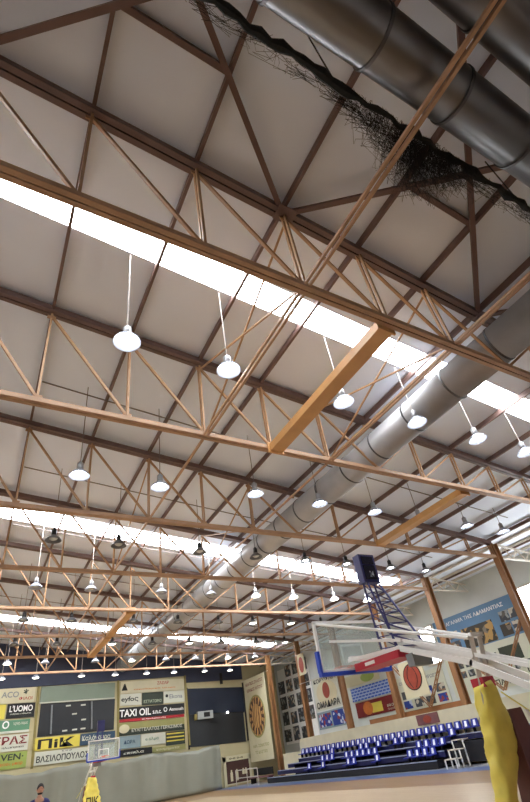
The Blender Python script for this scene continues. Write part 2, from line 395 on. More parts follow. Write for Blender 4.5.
# columns along the right hand side
for k in range(2, 8):
    y = TY(k); x = 21.74
    nm = {2:'nearest of the row, at the right edge of the photo', 3:'second of the row, behind the yellow wrapped basket base', 4:'third of the row, behind the round ball emblem banner',
          5:'fourth of the row, beside the arched emblem banner', 6:'fifth of the row, carrying a small round emblem', 7:'last of the row, beside the tall cream banner'}[k]
    t = thing('column', 'tan steel column, ' + nm, 'column', (x, y, 0))
    z0 = 1.6 if y < 37.5 else 0.0
    b = MB(); zt = ZT(x) - 0.02
    b.box(-0.15, 0.15, -0.02, 0.02, z0, zt); b.box(-0.19, -0.15, -0.15, 0.15, z0, zt); b.box(0.15, 0.19, -0.15, 0.15, z0, zt)
    b.build('shaft', M['column'], t)
    MB().box(-0.2, 0.2, -0.17, 0.17, z0+0.002, z0+0.04).build('base_plate', M['brown'], t)
    if 2 <= k <= 7:
        wt = thing('aisle_truss', 'pale lattice truss of the side aisle roof, %s from the front' % ordn(k-1), 'roof truss', (0, y, 0))
        for (za, zb2, nm2) in ((-0.33, -0.33, 'top_chord'), (-1.05, -0.75, 'bottom_chord')):
            MB().bar((21.95, 0, ZR(21.95)+za), (25.1, 0, ZR(25.1)+zb2), 0.08, 0.08).build(nm2, M['offwhite'], wt)
        xs = [21.95 + 3.15*j/6 for j in range(7)]
        for j in range(6):
            lo = lambda x: ZR(x) - 1.05 + 0.3*(x-21.95)/3.2
            a, c = xs[j], xs[j+1]
            p1, p2 = ((a, 0, lo(a)), (c, 0, ZR(c)-0.33)) if j % 2 == 0 else ((a, 0, ZR(a)-0.33), (c, 0, lo(c)))
            MB().bar(p1, p2, 0.045, 0.045).build('diagonal', M['offwhite'], wt)
# K-bracing between two of the columns
for (ka, txt) in ((3, 'between the second and third columns'), (2, 'between the first and second columns')):
    t = thing('column_brace', 'orange crossed steel bracing set %s' % txt, 'bracing', (21.74, TY(ka), 0))
    ym = S/2
    for p, q_ in (((0, 0.2, 5.2), (0, ym, 2.6)), ((0, S-0.2, 5.2), (0, ym, 2.6))):
        for off in (-0.09, 0.09): MB().bar((off, p[1], p[2]), (off, q_[1], q_[2]), 0.05, 0.05).build('brace', M['column'], t)
        n = 8; b = MB()
        for j in range(n):
            u, v = j/n, (j+1)/n; s1 = 0.09 if j % 2 else -0.09
            P = lambda u_, s_: (s_, p[1]+(q_[1]-p[1])*u_, p[2]+(q_[2]-p[2])*u_)
            b.bar(P(u, s1), P(v, -s1), 0.03, 0.03)
        b.build('lacing', M['column'], t)

# ------------------------------------------------------------------ longitudinal ties and cross bracing
for nd, txt in ((2, 'left'), (4, 'right')):
    x = NX(nd); z = ZB(x) + 0.0
    t = thing('tie_beam', 'long thin double steel tie running the length of the hall, %s-hand one' % txt, 'tie beam', (x, 0, 0))
    for k in range(-1, 7):
        b = MB(); ya, yb = TY(k)+0.11, TY(k+1)-0.11
        if k < 1:
            for sx in (-0.05, 0.05): b.bar((sx, ya, z), (sx, yb, z), 0.05, 0.06)
        else: b.bar((0, ya, z), (0, yb, z), 0.06, 0.05)
        b.build('tie', M['chord'], t)
        if k not in (0, 2, 5): continue
        MB().bar((0, ya, z+0.12), (0, yb, ZT(x)-0.16), 0.04, 0.04).build('cross_brace', M['web'], t)
        MB().bar((0.06, ya, ZT(x)-0.16), (0.06, yb, z+0.12), 0.04, 0.04).build('cross_brace', M['web'], t)
BEAMS = [(3, 0, 1, 'wide flat orange box beam between the two nearest trusses, under the first skylight'),
         (7, 1, 2, 'wide flat orange box beam on the right, between the second and third trusses'),
         (3, 4, 6, 'wide flat orange box beam far down the hall above the left wall boards')]
for nd, ka, kb, lb in BEAMS:
    x = NX(nd) + 0.08; z = ZB(x)
    t = thing('box_beam', lb, 'beam', (x, 0, 0))
    b = MB()
    for k in range(ka, kb): b.box(-0.19, 0.19, TY(k)+0.12, TY(k+1)-0.12, z-0.12, z+0.1)
    b.build('beam', M['beam'], t)
    b = MB()
    for yy in (TY(ka)+0.13, TY(kb)-0.13): b.box(-0.24, 0.24, yy-0.02, yy+0.02, z-0.16, z+0.16)
    b.build('end_plate', M['beam'], t)

# ------------------------------------------------------------------ ducts
def duct(name, lb, axis, c1, c2, z, r, a0, a1, step, m='duct'):
    P = (lambda a: (a, c1, z)) if axis == 'x' else (lambda a: (c1, a, z))
    t = thing(name, lb, 'duct', P(a0)); o = Vector(P(a0))
    L = lambda a: Vector(P(a)) - o
    MB().tube(L(a0), L(a1), r, 40).build('duct_pipe', M[m], t, smooth=True)
    a = a0 + step*0.4
    while a < a1:
        MB().tube(L(a), L(a+0.05), r+0.018, 40).build('seam_band', M['seam'], t, smooth=False)
        a += step
    return t
duct('air_duct', 'long round galvanised duct running the length of the hall under the roof', 'y', 9.95, 0, 9.25, 0.50, 1.7, 41.0, 1.55)
duct('air_duct', 'round silver duct crossing the top right corner, lower and nearer the black net', 'x', 0.6, 0, 9.2, 0.375, -5.0, 12.0, 1.5, 'duct2')
duct('air_duct', 'second round silver duct at the very top right corner of the picture', 'x', -0.37, 0, 9.2, 0.36, -5.0, 12.0, 1.7, 'duct2')

# ------------------------------------------------------------------ gathered net
t = thing('net_curtain', 'black safety net gathered into a rope beside the silver duct', 'net', (0, 1.25, 9.3))
pts, rad = [], []
x = -3.0
while x < 12:
    pts.append((x, random.uniform(-0.03, 0.03), 0.05*math.sin(x*1.3) + random.uniform(-0.03, 0.03)))
    rad.append(random.uniform(0.03, 0.085)); x += 0.16
MB().path(pts, rad, 7).build('gathered_rope', M['net'], t)
b = MB()
for n in range(900):
    x = random.uniform(1, 11.5) if n % 3 == 0 else random.gauss(4.75, 0.6)
    dep = random.uniform(0.05, 0.2) if abs(x-4.7) > 1.3 else random.uniform(0.15, 1.15) * (1 - abs(x-4.7)/1.7)
    y0 = random.uniform(-0.06, 0.12); p = [(x, y0, 0.05)]
    dy = 0.55*dep if dep > 0.2 else 0.05
    for j in range(1, 5): p.append((x + random.uniform(-0.18, 0.18)*j*0.6, y0 + random.uniform(-0.02, 0.1) + dy*j/4, 0.05 - dep*0.7*j/4))
    if random.random() < 0.5: p.append((p[-1][0]+random.uniform(-0.25, 0.25), y0, 0.0))
    b.path(p, 0.0028, 3)
b.build('loose_strands', M['net'], t)['kind'] = 'stuff'
for x in (-1.0, 3.0, 7.2, 11):
    MB().tube((x, 0, 0.05), (x, 0, ZT(x)+0.2-9.3), 0.012, 6).build('hanging_cord', M['net'], t)

# ------------------------------------------------------------------ pendant lamps
LX = [1.477, 3.695, 6.864, 9.60, 11.882, 14.185, 16.911, 19.3]
ROWN = ['nearest row', 'second row', 'third row', 'fourth row', 'fifth row', 'sixth row', 'seventh row', 'last row']
dish_prof = [(0.075, 0.20), (0.10, 0.19), (0.16, 0.14), (0.22, 0.085), (0.262, 0.03), (0.275, 0.0), (0.268, 0.0), (0.255, 0.03), (0.21, 0.08), (0.15, 0.125), (0.07, 0.16)]
def lamp_proto():
    P = {}
    P['dish'] = MB().lathe(dish_prof, 24); P['dark'] = None
    return P
_me = {}
def mesh_of(key, mb, m, smooth=False):
    if key not in _me:
        o = mb.build(key, m, smooth=smooth); _me[key] = o.data; bpy.data.objects.remove(o)
    return _me[key]
dish_me = mesh_of('reflector', MB().lathe(dish_prof, 24), M['dish'], True)
bulb_me = mesh_of('lens', MB().lathe([(0.0001, 0.015), (0.07, 0.022), (0.12, 0.05), (0.14, 0.085), (0.1, 0.1), (0.0001, 0.1)], 20), M['bulb'], True)
bulbw_me = mesh_of('lens_warm', MB().lathe([(0.0001, -0.045), (0.1, -0.035), (0.19, -0.01), (0.235, 0.03), (0.2, 0.05), (0.0001, 0.05)], 20), M['bulbw'], True)
off_me = mesh_of('lens_unlit', MB().lathe([(0.0001, 0.015), (0.07, 0.022), (0.12, 0.05), (0.14, 0.085), (0.1, 0.1), (0.0001, 0.1)], 20), M['lens_off'], True)
UNLIT = {(2,0),(2,1),(2,2),(2,3),(3,0),(3,1),(3,2),(3,3),(4,0),(4,1),(4,2),(4,3),(4,4),(5,0),(5,1),(5,3),(5,5),(5,6),(6,1),(6,2),(6,4),(6,5),(6,7)}
hous_prof = [(0.0001, 0.46), (0.04, 0.455), (0.05, 0.42), (0.085, 0.40), (0.09, 0.22), (0.08, 0.19), (0.0001, 0.185)]
hous_me = mesh_of('housing', MB().lathe(hous_prof, 14), M['housing'], True)
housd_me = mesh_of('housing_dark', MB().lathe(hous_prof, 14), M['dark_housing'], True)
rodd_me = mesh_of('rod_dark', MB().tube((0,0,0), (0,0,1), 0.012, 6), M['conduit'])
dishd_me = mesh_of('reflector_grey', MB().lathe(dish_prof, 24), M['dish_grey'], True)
rod_me = mesh_of('rod', MB().tube((0,0,0), (0,0,1), 0.014, 6), M['rod'])
def child(name, me, parent, loc=(0,0,0), scale=None):
    o = bpy.data.objects.new(name, me); C.collection.objects.link(o); o.parent = parent; o.location = loc
    if scale: o.scale = scale
    return o
for k in range(8):
    y = 6.582 + S*k
    for j, x in enumerate(LX):
        z = 8.85 - 0.029*x
        if k == 1: z += (-0.25 if j < 2 else 0)
        if j == 3: x = 9.385
        far = k >= 3
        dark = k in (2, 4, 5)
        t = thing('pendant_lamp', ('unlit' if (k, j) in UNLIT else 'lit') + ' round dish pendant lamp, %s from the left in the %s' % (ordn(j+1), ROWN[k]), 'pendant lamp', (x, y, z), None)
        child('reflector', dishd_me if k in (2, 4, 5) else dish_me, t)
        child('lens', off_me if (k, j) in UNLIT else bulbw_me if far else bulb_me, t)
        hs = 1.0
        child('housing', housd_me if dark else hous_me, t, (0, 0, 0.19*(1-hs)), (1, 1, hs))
        ht = 0.19*(1-hs) + 0.455*hs
        top = ZR(x) - 0.01 - z
        if top > ht: child('rod', rodd_me if k in (1, 2, 4, 5) else rod_me, t, (0, 0, ht), (1, 1, top - ht))
    if k >= 1:
        c = MB(); xs = [0.2 + 1.0*i for i in range(21)]
        for a_, b2 in zip(xs, xs[1:]): c.bar((a_, 0, ZR(a_)-0.28), (b2, 0, ZR(b2)-0.28), 0.03, 0.03)
        o = c.build('conduit', M['conduit'], None, (0, y+0.05, 0))
        tag(o, 'thin grey cable conduit under the roof above the %s of pendant lamps' % ROWN[k], 'conduit')

# ------------------------------------------------------------------ stand and seats
ROWS = [(21.0, 1.20), (20.6, 0.98), (20.2, 0.68), (19.8, 0.36)]     # x of the row, z of its deck
ST0, ST1 = 19.0, 34.2
t = thing('grandstand', 'dark blue tiered telescopic stand below the cream parapet', 'grandstand', (20.4, ST0, 0))
for n, (x, z) in enumerate(ROWS):
    x0, x1 = x-0.2, (x+0.2 if n else 21.24)
    y0 = -2.6 if n == 0 else 0.0 + 0.25*n
    b = MB().box(x0-20.4, x1-20.4, (-9.5 if n == 0 else 0.25*n), ST1-ST0+0.9*n, 0.02 if n == 3 else z-0.25, z)
    tr = b.build('tier', M['tier'] if n < 3 else M['skirt'], t)
    MB().box(x0-20.4-0.02, x0-20.4+0.02, (-9.5 if n == 0 else 0.25*n), ST1-ST0+0.9*n, z-0.035, z+0.005).build('nosing', M['nosing'], tr)
MB().box(-0.45, 0.84, -0.02+0.7, ST1-ST0, 0.02, 0.11).build('undercarriage', M['skirt'], t)
MB().box(0.0, 0.82, -9.4, ST1-ST0, 0.11, 0.9).build('backing_panel', M['skirt'], t)

seat_b = MB(); seat_b.hexa([(-0.16,-0.2,0.16),(0.16,-0.2,0.17),(0.16,0.2,0.17),(-0.16,0.2,0.16)], [(-0.17,-0.21,0.2),(0.16,-0.2,0.2),(0.16,0.2,0.2),(-0.17,0.21,0.2)])
seat_me = mesh_of('seat', seat_b, M['seat'])
bk = MB(); bk.hexa([(0.12,-0.2,0.2),(0.17,-0.2,0.2),(0.17,0.2,0.2),(0.12,0.2,0.2)], [(0.18,-0.17,0.46),(0.21,-0.17,0.46),(0.21,0.17,0.46),(0.18,0.17,0.46)])
back_me = mesh_of('backrest', bk, M['seat'])
pt = MB(); pt.hexa([(0.118,-0.07,0.22),(0.13,-0.07,0.22),(0.13,0.07,0.22),(0.118,0.07,0.22)], [(0.169,-0.06,0.42),(0.18,-0.06,0.42),(0.18,0.06,0.42),(0.169,0.06,0.42)])
highlight_me = mesh_of('painted_highlight', pt, M['seat_highlight'])  # white strip painting the sheen on the backrest
lg = MB().box(-0.05, 0.1, -0.03, 0.03, 0.0, 0.17)
leg_me = mesh_of('pedestal', lg, M['skirt'])
def seat(x, y, z, lb, grp):
    t = thing('stadium_seat', lb, 'seat', (x, y, z + 0.002), grp); t.scale = (1.0, 1.12, 1.15)
    child('seat', seat_me, t); child('backrest', back_me, t); child('painted_highlight', highlight_me, t); child('pedestal', leg_me, t)
ys = []
yy = 16.0
while yy < 34.0: ys.append(yy); yy += 0.545
for n, y in enumerate(ys):
    seat(21.0, y, 1.2, 'upright blue plastic seat, %s from the near end of the top row' % ordn(n+1), 'seats of the top row')
R2 = [19.34, 22.99, 23.54, 25.04, 26.15, 26.7, 29.75]
R3 = [19.75, 20.3, 20.85, 21.4, 25.0, 25.55, 26.1, 26.65, 27.2, 27.75, 29.3, 29.85, 30.4]
R4 = [20.15, 20.7, 21.25, 21.8, 24.45, 26.6, 27.15, 29.86, 31.5]
for r, lst in ((1, R2), (2, R3), (3, R4)):
    for n, y in enumerate(lst):
        seat(ROWS[r][0]-0.05, y, ROWS[r][1], 'raised blue plastic seat, %s from the near end of the %s row' % (ordn(n+1), ['', 'second', 'third', 'lowest'][r]), 'raised seats of the lower rows')
# white steps at the near end of the stand
t = thing('access_steps', 'white tubular steps at the near end of the blue stand', 'steps', (20.2, 18.6, 0))
for n, (x, z) in enumerate(((-0.05, 1.0), (-0.45, 0.66), (-0.85, 0.34))):
    MB().box(x-0.2, x+0.2, -0.45, 0.25, z, z+0.04).build('step_tread', M['offwhite'], t)
    for yy in (-0.42, 0.22): MB().bar((x-0.18, yy, 0.005), (x-0.18, yy, z), 0.05, 0.05).build('step_leg', M['white'], t)
# barrier and bench gear at the far end of the stand
t = thing('barrier_rail', 'pale tubular barrier at the far end of the blue stand', 'barrier', (19.2, 39.2, 0))
for y in (-1.6, 0.2, 2.2): MB().tube((0, y, 0.003), (0, y, 1.05), 0.03).build('upright', M['offwhite'], t)
for z in (0.55, 1.05): MB().tube((0, -1.6, z), (0, 2.2, z), 0.028).build('rail', M['offwhite'], t)
t = thing('team_bench', 'dark bench with red seats behind the pale barrier', 'bench', (20.5, 39.6, 0))
MB().box(-0.25, 0.25, -1.6, 1.6, 0.36, 0.44).build('bench_seat', M['maroon'], t)
MB().box(0.2, 0.27, -1.6, 1.6, 0.5, 0.95).build('bench_back', M['black'], t)
for y in (-1.4, 1.4): MB().box(-0.22, 0.25, y-0.04, y+0.04, 0.003, 0.36).build('leg', M['black'], t)

# ------------------------------------------------------------------ far wall boards
YW = 43.48
def panel(name, lb, cat, x0, x1, z0, z1, m, parent=None, th=0.05, tilt=-0.022, y=YW):
    b = MB(); q = lambda x, z: z + tilt * (x - x0)
    b.hexa([(x0,y-th,q(x0,z0)),(x1,y-th,q(x1,z0)),(x1,y,q(x1,z0)),(x0,y,q(x0,z0))], [(x0,y-th,q(x0,z1)),(x1,y-th,q(x1,z1)),(x1,y,q(x1,z1)),(x0,y,q(x0,z1))])
    o = b.build(name, m, parent)
    return tag(o, lb, cat) if cat else o
def wtext(txt, m, parent, x, z, wd, ht, y=YW-0.05, tilt=-0.022, name='lettering', bold=0.02):
    return lettering(txt, m, parent, (x, y, z), (1, 0, tilt), (0, 0, 1), wd, ht, 0.012, name, bold)

o = panel('advertising_board', 'cream advertising board at the top left of the far wall', 'sign', 0.2, 4.0, 7.6, 8.62, M['cream'], tilt=-0.02)
wtext('ACO', M['grey'], o, 1.75, 7.95, 1.15, 0.4); wtext('*', M['darkgreen'], o, 3.2, 8.1, 0.35, 0.35); wtext('ΦΙΛΟΙ', M['red'], o, 2.95, 7.72, 0.9, 0.22)
o = panel('advertising_board', "black advertising board reading L'UOMO in white letters", 'sign', 2.25, 4.12, 6.58, 7.52, M['black'])
wtext("L'UOMO", M['white'], o, 2.42, 6.98, 1.55, 0.42, bold=0.022); wtext('ανδρικα ενδυματα', M['whitevinyl'], o, 2.5, 6.78, 1.4, 0.12)
panel('advertising_board', "small yellow board left of the black L'UOMO board", 'sign', 0.6, 2.15, 6.6, 7.55, M['yellowsign'])
o = panel('advertising_board', 'green board with a white oval emblem on the far wall', 'sign', 1.0, 3.9, 5.68, 6.5, M['green'])
wtext('O', M['white'], o, 2.1, 5.95, 0.45, 0.5); wtext('τεχνικη εταιρεια', M['whitevinyl'], o, 2.8, 6.1, 0.95, 0.2)
panel('strip', None, None, 1.0, 3.9, 5.68, 5.82, M['whitevinyl'], o, th=0.06)
o = panel('advertising_board', 'white board with large dark red letters ending in ΡΑΣ', 'sign', 1.0, 3.95, 4.58, 5.58, M['whitevinyl'])
wtext('ΤΕΡΑΣ', M['darkred'], o, 1.15, 4.98, 2.7, 0.5, bold=0.022); wtext('ηλεκτρικα', M['black'], o, 2.3, 4.7, 1.4, 0.14)
o = panel('advertising_board', 'lime green board reading VEN at the lower left of far wall', 'sign', 1.0, 3.98, 3.52, 4.5, M['lime'])
wtext('VEN·', M['darkgreen'], o, 2.3, 4.0, 1.45, 0.38); wtext('καφε μπαρ', M['orange'], o, 2.35, 3.66, 1.4, 0.2)
for n, (x, lb) in enumerate(((4.22, 'left of the ΠΙΚ sign'), (10.22, 'between the ΠΙΚ sign and the TAXI OIL board'), (16.02, 'right of the TAXI OIL board'))):
    o = MB().bar((x+0.18, YW-0.04, 3.3), (x-0.02, YW-0.04, 8.55), 0.16, 0.08, side=(1,0,0)).build('wall_post', M['post'], None)
    tag(o, 'slim olive painted post on the far wall, ' + lb, 'post')
# opening above the ΠΙΚ sign
t = thing('roller_window', 'dark wide window under a grey-green shutter box on the far wall', 'window', (0,0,0))
panel('shutter_box', None, None, 4.4, 9.95, 7.45, 8.52, M['shutter'], t, th=0.1)
panel('shutter_lip', None, None, 4.4, 9.95, 7.36, 7.44, M['whitevinyl'], t, th=0.12)
panel('glass_pane', None, None, 4.5, 10.0, 5.2, 7.34, M['windowdark2'], t, th=0.03)
for x in (5.4, 8.3): MB().tube((x, YW-0.1, 5.3), (x-0.12, YW-0.1, 7.2), 0.06, 8).build('mullion', M['grey'], t)
for x, z in ((6.3, 7.0), (7.4, 6.95), (6.8, 6.4), (7.5, 5.95), (6.2, 5.35), (6.9, 5.35), (7.5, 5.35)):
    MB().box(x, x+0.35, YW-0.05, YW-0.031, z, z+0.1).build('painted_reflection', M['whitevinyl'], t)  # pale dashes stand in for lights reflected in the dark glass
o = panel('advertising_board', 'yellow sign reading ΠΙΚ in black under the dark window', 'sign', 4.35, 7.5, 4.36, 5.12, M['yellowsign'], th=0.08)
wtext('ΠiΚ', M['black'], o, 4.6, 4.42, 2.5, 0.6, y=YW-0.08, bold=0.028)
o = panel('advertising_board', 'dark blue sign strip with white script right of the ΠΙΚ sign', 'sign', 7.52, 10.1, 4.3, 5.05, M['bluesign'], th=0.08)
wtext('Καλόγουρα', M['whitevinyl'], o, 7.65, 4.5, 2.1, 0.42, y=YW-0.08)
o = panel('advertising_board', 'long white sign with the black name ΒΑΣΙΛΟΠΟΥΛΟΣ', 'sign', 4.5, 10.1, 3.46, 4.26, M['whitevinyl'], th=0.07)
wtext('ΒΑΣΙΛΟΠΟΥΛΟΣ', M['black'], o, 4.62, 3.6, 3.6, 0.4, y=YW-0.07, bold=0.022); wtext('κ υ ρ', M['black'], o, 6.3, 4.08, 0.7, 0.09, y=YW-0.07)
# TAXI OIL group
o = panel('advertising_board', 'cream board with a black triangle at the top of the TAXI OIL group', 'sign', 10.42, 15.9, 7.55, 8.42, M['cream'])
wtext('Δ', M['black'], o, 10.5, 7.75, 0.5, 0.5); wtext('ΖΑΧΑΡ', M['red'], o, 13.5, 8.0, 1.0, 0.25); wtext('οικοδομικα υλικα', M['orange'], o, 11.5, 7.7, 3.6, 0.14)
o = panel('advertising_board', 'white board with dark script, left above TAXI OIL', 'sign', 10.42, 12.15, 6.66, 7.5, M['whitevinyl'])
wtext('eyfoς', M['black'], o, 10.5, 6.85, 1.4, 0.45)
o = panel('advertising_board', 'dark green board in the middle above TAXI OIL', 'sign', 12.2, 14.02, 6.55, 7.46, M['darkgreen'])
wtext('ΕΣΤΙΑΤΟΡΙΟ', M['greenpale'], o, 12.35, 6.7, 1.5, 0.22)
o = panel('advertising_board', 'white board with thin dark script, right above TAXI OIL', 'sign', 14.06, 15.88, 6.55, 7.42, M['whitevinyl'])
wtext('•', M['black'], o, 14.2, 6.95, 0.25, 0.25); wtext('Ekona', M['grey'], o, 14.55, 6.85, 1.15, 0.32)
o = panel('advertising_board', 'black board reading TAXI OIL in white capitals', 'sign', 10.36, 15.85, 5.72, 6.52, M['black'], th=0.06)
wtext('TAXI OIL', M['white'], o, 10.4, 5.86, 2.55, 0.52, y=YW-0.06, bold=0.022); wtext('s.n.c.', M['white'], o, 13.1, 5.85, 0.75, 0.24, y=YW-0.06); wtext('O', M['white'], o, 14.02, 5.9, 0.32, 0.36, y=YW-0.06); wtext('Annoush', M['white'], o, 14.5, 5.93, 1.25, 0.24, y=YW-0.06)
o = panel('advertising_board', 'narrow red strip with small white letters below TAXI OIL', 'sign', 10.36, 15.82, 5.5, 5.7, M['red'], th=0.06)
wtext('πετρελαιοειδη', M['white'], o, 12.2, 5.5, 2.0, 0.12, y=YW-0.06)
o = panel('advertising_board', 'olive and green board with a pale oval below the red strip', 'sign', 10.36, 15.8, 4.58, 5.46, M['olive'], th=0.05)
panel('strip', None, None, 10.36, 15.8, 4.58, 4.98, M['darkgreen'], o, th=0.055)
wtext('ΕΥΑΓΓΕΛΑΤΟΣ ΓΕΡΑΣΙΜΟΣ', M['whitevinyl'], o, 11.4, 4.75, 4.2, 0.24, y=YW-0.056)
MB().add([(10.8+0.42*math.cos(a), YW-0.065, 5.03+0.3*math.sin(a)) for a in [i*math.pi/12 for i in range(24)]], [tuple(range(23,-1,-1))]).build('oval_emblem', M['cream'], o)
o = panel('advertising_board', 'blue-grey board at the lower left of the TAXI OIL group', 'sign', 10.42, 12.12, 3.7, 4.54, M['bluegrey']); wtext('ΔΩΡΑ', M['bluesign'], o, 10.8, 4.0, 0.9, 0.25)
o = panel('advertising_board', 'white board low in the middle of the TAXI OIL group', 'sign', 12.18, 14.15, 3.72, 4.5, M['whitevinyl']); wtext('o αλμα', M['green'], o, 12.5, 4.0, 1.1, 0.26)
o = panel('advertising_board', 'dark and yellow striped board low right of the TAXI OIL group', 'sign', 14.2, 15.82, 3.5, 4.42, M['darkgreen'])
for z in (3.75, 4.0, 4.25): panel('strip', None, None, 14.25, 15.75, z, z+0.09, M['yellowsign'], o, th=0.06)
o = panel('advertising_board', 'black strip board at the foot of the TAXI OIL group', 'sign', 10.4, 13.05, 3.2, 3.64, M['black']); wtext('επιπλα', M['whitevinyl'], o, 10.8, 3.32, 1.6, 0.18)
o = panel('advertising_board', 'olive strip board at the foot right of the TAXI OIL group', 'sign', 13.1, 15.85, 3.15, 3.5, M['olive']); wtext('κοσμηματα', M['cream'], o, 13.4, 3.22, 1.9, 0.16)
# big dark window with the air conditioner
t = thing('dark_window', 'large dark blue window right of the TAXI OIL board', 'window', (0,0,0))
panel('upper_pane', None, None, 16.2, 21.6, 5.5, 7.48, M['windowdark'], t, th=0.03, tilt=-0.05)
panel('lower_pane', None, None, 16.2, 21.4, 3.15, 5.42, M['windowdark2'], t, th=0.03, tilt=-0.04)
panel('transom', None, None, 16.2, 21.5, 5.42, 5.5, M['black'], t, th=0.06, tilt=-0.05)
b = MB()
for x in (16.15, 21.6): b.box(x-0.06, x+0.06, YW-0.07, YW, 3.0, 7.55)
b.build('window_frame', M['black'], t)
t = thing('air_conditioner', 'pale grey air conditioner hanging in front of the dark window', 'air conditioner', (17.6, YW-0.245, 5.0))
MB().box(-0.7, 0.7, -0.18, 0.18, 0.02, 0.6).build('body', M['ac'], t)
MB().box(-0.15, 0.4, -0.2, -0.175, 0.15, 0.5).build('grille', M['black'], t)
MB().box(-0.95, -0.72, -0.1, 0.1, 0.0, 0.45).build('pipe_cover', M['post'], t)
o = MB().lathe([(0.0001, -0.08), (0.07, -0.05), (0.09, 0), (0.07, 0.05), (0.0001, 0.08)], 12).build('spot_lamp', mat('spot_glow', (1, 1, 1), emit=12), None, (19.75, YW-0.25, 5.3), True)
tag(o, 'small bright white lamp on the dark window', 'lamp')
MB().tube((0, 0.05, 0), (0, 0.182, 0), 0.025, 6).build('bracket', M['black'], o)
# hanging black cables above the dark window
o = MB().bar((19.45, YW-0.1, 7.6), (19.42, YW-0.1, 8.5), 0.25, 0.08, side=(1,0,0)).build('wall_duct', M['black'])
tag(o, 'short black trunking on the wall above the dark window', 'trunking')
# niche / framed board by the corner
t = thing('framed_board', 'white framed reddish brown board with white figures near the corner', 'board', (0,0,0))
b = MB(); b.box(19.05, 19.3, YW-0.12, YW, 0.003, 2.05); b.box(21.45, 21.62, YW-0.12, YW, 0.003, 2.0); b.box(19.05, 21.62, YW-0.12, YW, 1.72, 2.1)
b.build('frame', M['cream'], t)
MB().box(19.3, 21.45, YW-0.05, YW, 0.2, 1.72).build('picture', M['darkbrown'], t)
for x in (19.65, 20.15, 20.75, 21.0):
    b = MB(); b.box(x, x+0.22, YW-0.07, YW-0.051, 0.35 if x < 20.5 else 0.7, 0.95); b.box(x+0.05, x+0.17, YW-0.07, YW-0.051, 0.95, 1.12)
    b.build('white_figure', M['cream'], t)
MB().box(19.3, 21.45, YW-0.08, YW, 0.12, 0.2).build('sill', M['cream'], t)
wtext('o-o o-o', M['black'], t, 19.6, 1.85, 1.3, 0.12, y=YW-0.12)

# grey sheet hung along the far wall
b = MB(); n = 150; rows = 10; xa, xb = -1.0, 18.45
for i in range(n+1):
    x = xa + (xb-xa)*i/n
    top = 3.12 + 0.10*math.sin(x*1.1) + 0.08*abs(math.sin(x*1.9)) - (0.015*x)
    for j in range(rows+1):
        u = j/rows
        y = 42.4 + 0.10*math.sin(x*2.1+u*1.5) + 0.06*math.sin(x*5.3 + 1.2*math.sin(x)) * (1-u*0.4)
        b.v.append((x + 0.05*math.sin(u*6+x), y, 0.03 + (top-0.03)*(1-u)))
for i in range(n):
    for j in range(rows):
        a = i*(rows+1)+j; b.f.append((a, a+1, a+rows+2, a+rows+1))
o = b.build('dust_sheet', M['curtain'], None, None, True)
sm = o.modifiers.new('thick', 'SOLIDIFY'); sm.thickness = 0.01
tag(o, 'long pale grey sheet hung along the foot of the far wall', 'sheet')

# ------------------------------------------------------------------ banners on the right-hand side (planes facing -X)
def side_panel(name, lb, cat, X, y0, y1, z0, z1, m, parent=None, th=0.04):
    o = MB().box(X-th, X, y0, y1, z0, z1).build(name, m, parent)
    return tag(o, lb, cat) if cat else o
def stext(txt, m, parent, X, y, z, wd, ht):     # reads from larger Y (left) to smaller Y (right)
    return lettering(txt, m, parent, (X, y, z), (0, -1, 0), (0, 0, 1), wd, ht, 0.014)
def disc(X, yc, zc, ry, rz, m, parent, name):
    n = 28
    ring = [(yc+ry*math.cos(2*math.pi*i/n), zc+rz*math.sin(2*math.pi*i/n)) for i in range(n)]
    vs = [(X-0.012, y, z) for y, z in ring] + [(X, y, z) for y, z in ring]
    fs = [tuple(range(n)), tuple(range(2*n-1, n-1, -1))] + [(i, n+i, n+(i+1) % n, (i+1) % n) for i in range(n)]
    return MB().add(vs, fs).build(name, m, parent)

o = side_panel('banner', 'tall cream banner with a huge brown oval ball in the far corner', 'banner', 21.5, 38.9, 42.95, 1.4, 7.6, M['cream'])
disc(21.455, 41.0, 4.6, 1.55, 1.6, M['olive'], o, 'ball_print'); disc(21.44, 41.0, 4.6, 1.42, 1.47, M['ball'], o, 'ball_print')
for i in range(14):
    a0, a1 = 2*math.pi*i/14, 2*math.pi*(i+0.5)/14
    pp = [(41.0+1.4*r*math.cos(a), 4.6+1.45*r*math.sin(a)) for r, a in ((0.6, a0), (0.95, a0), (0.97, a1), (0.66, a1))]
    MB().add([(21.424, y, z) for y, z in pp], [(0, 1, 2, 3)]).build('ball_segment', M['darkbrown'], o)
stext('ΑΘΛΗΤΙΚΟΣ ΣΥΛΛΟΓΟΣ', M['darkred'], o, 21.46, 42.6, 7.05, 3.3, 0.25); stext('ΕΘΝΙΚΟΣ ΛΑΤΟΥΣ', M['darkred'], o, 21.46, 42.4, 6.55, 3.0, 0.25)
stext('ΑΘΛ. ΣΩΜΑΤΕΙΟ', M['olive'], o, 21.46, 42.3, 2.35, 2.9, 0.22); stext('ΤΟ ΚΑΣΤΡΟ', M['olive'], o, 21.46, 42.0, 1.9, 2.2, 0.22)
o = side_panel('banner', 'white arched banner with a red emblem and the word ΟΜΑΔΑΡΑ', 'banner', 21.5, 28.7, 31.75, 3.7, 5.75, M['whitevinyl'])
disc(21.455, 30.2, 4.72, 1.25, 0.75, M['cream'], o, 'emblem_ground'); disc(21.44, 30.2, 4.85, 0.42, 0.5, M['ballred'], o, 'emblem')
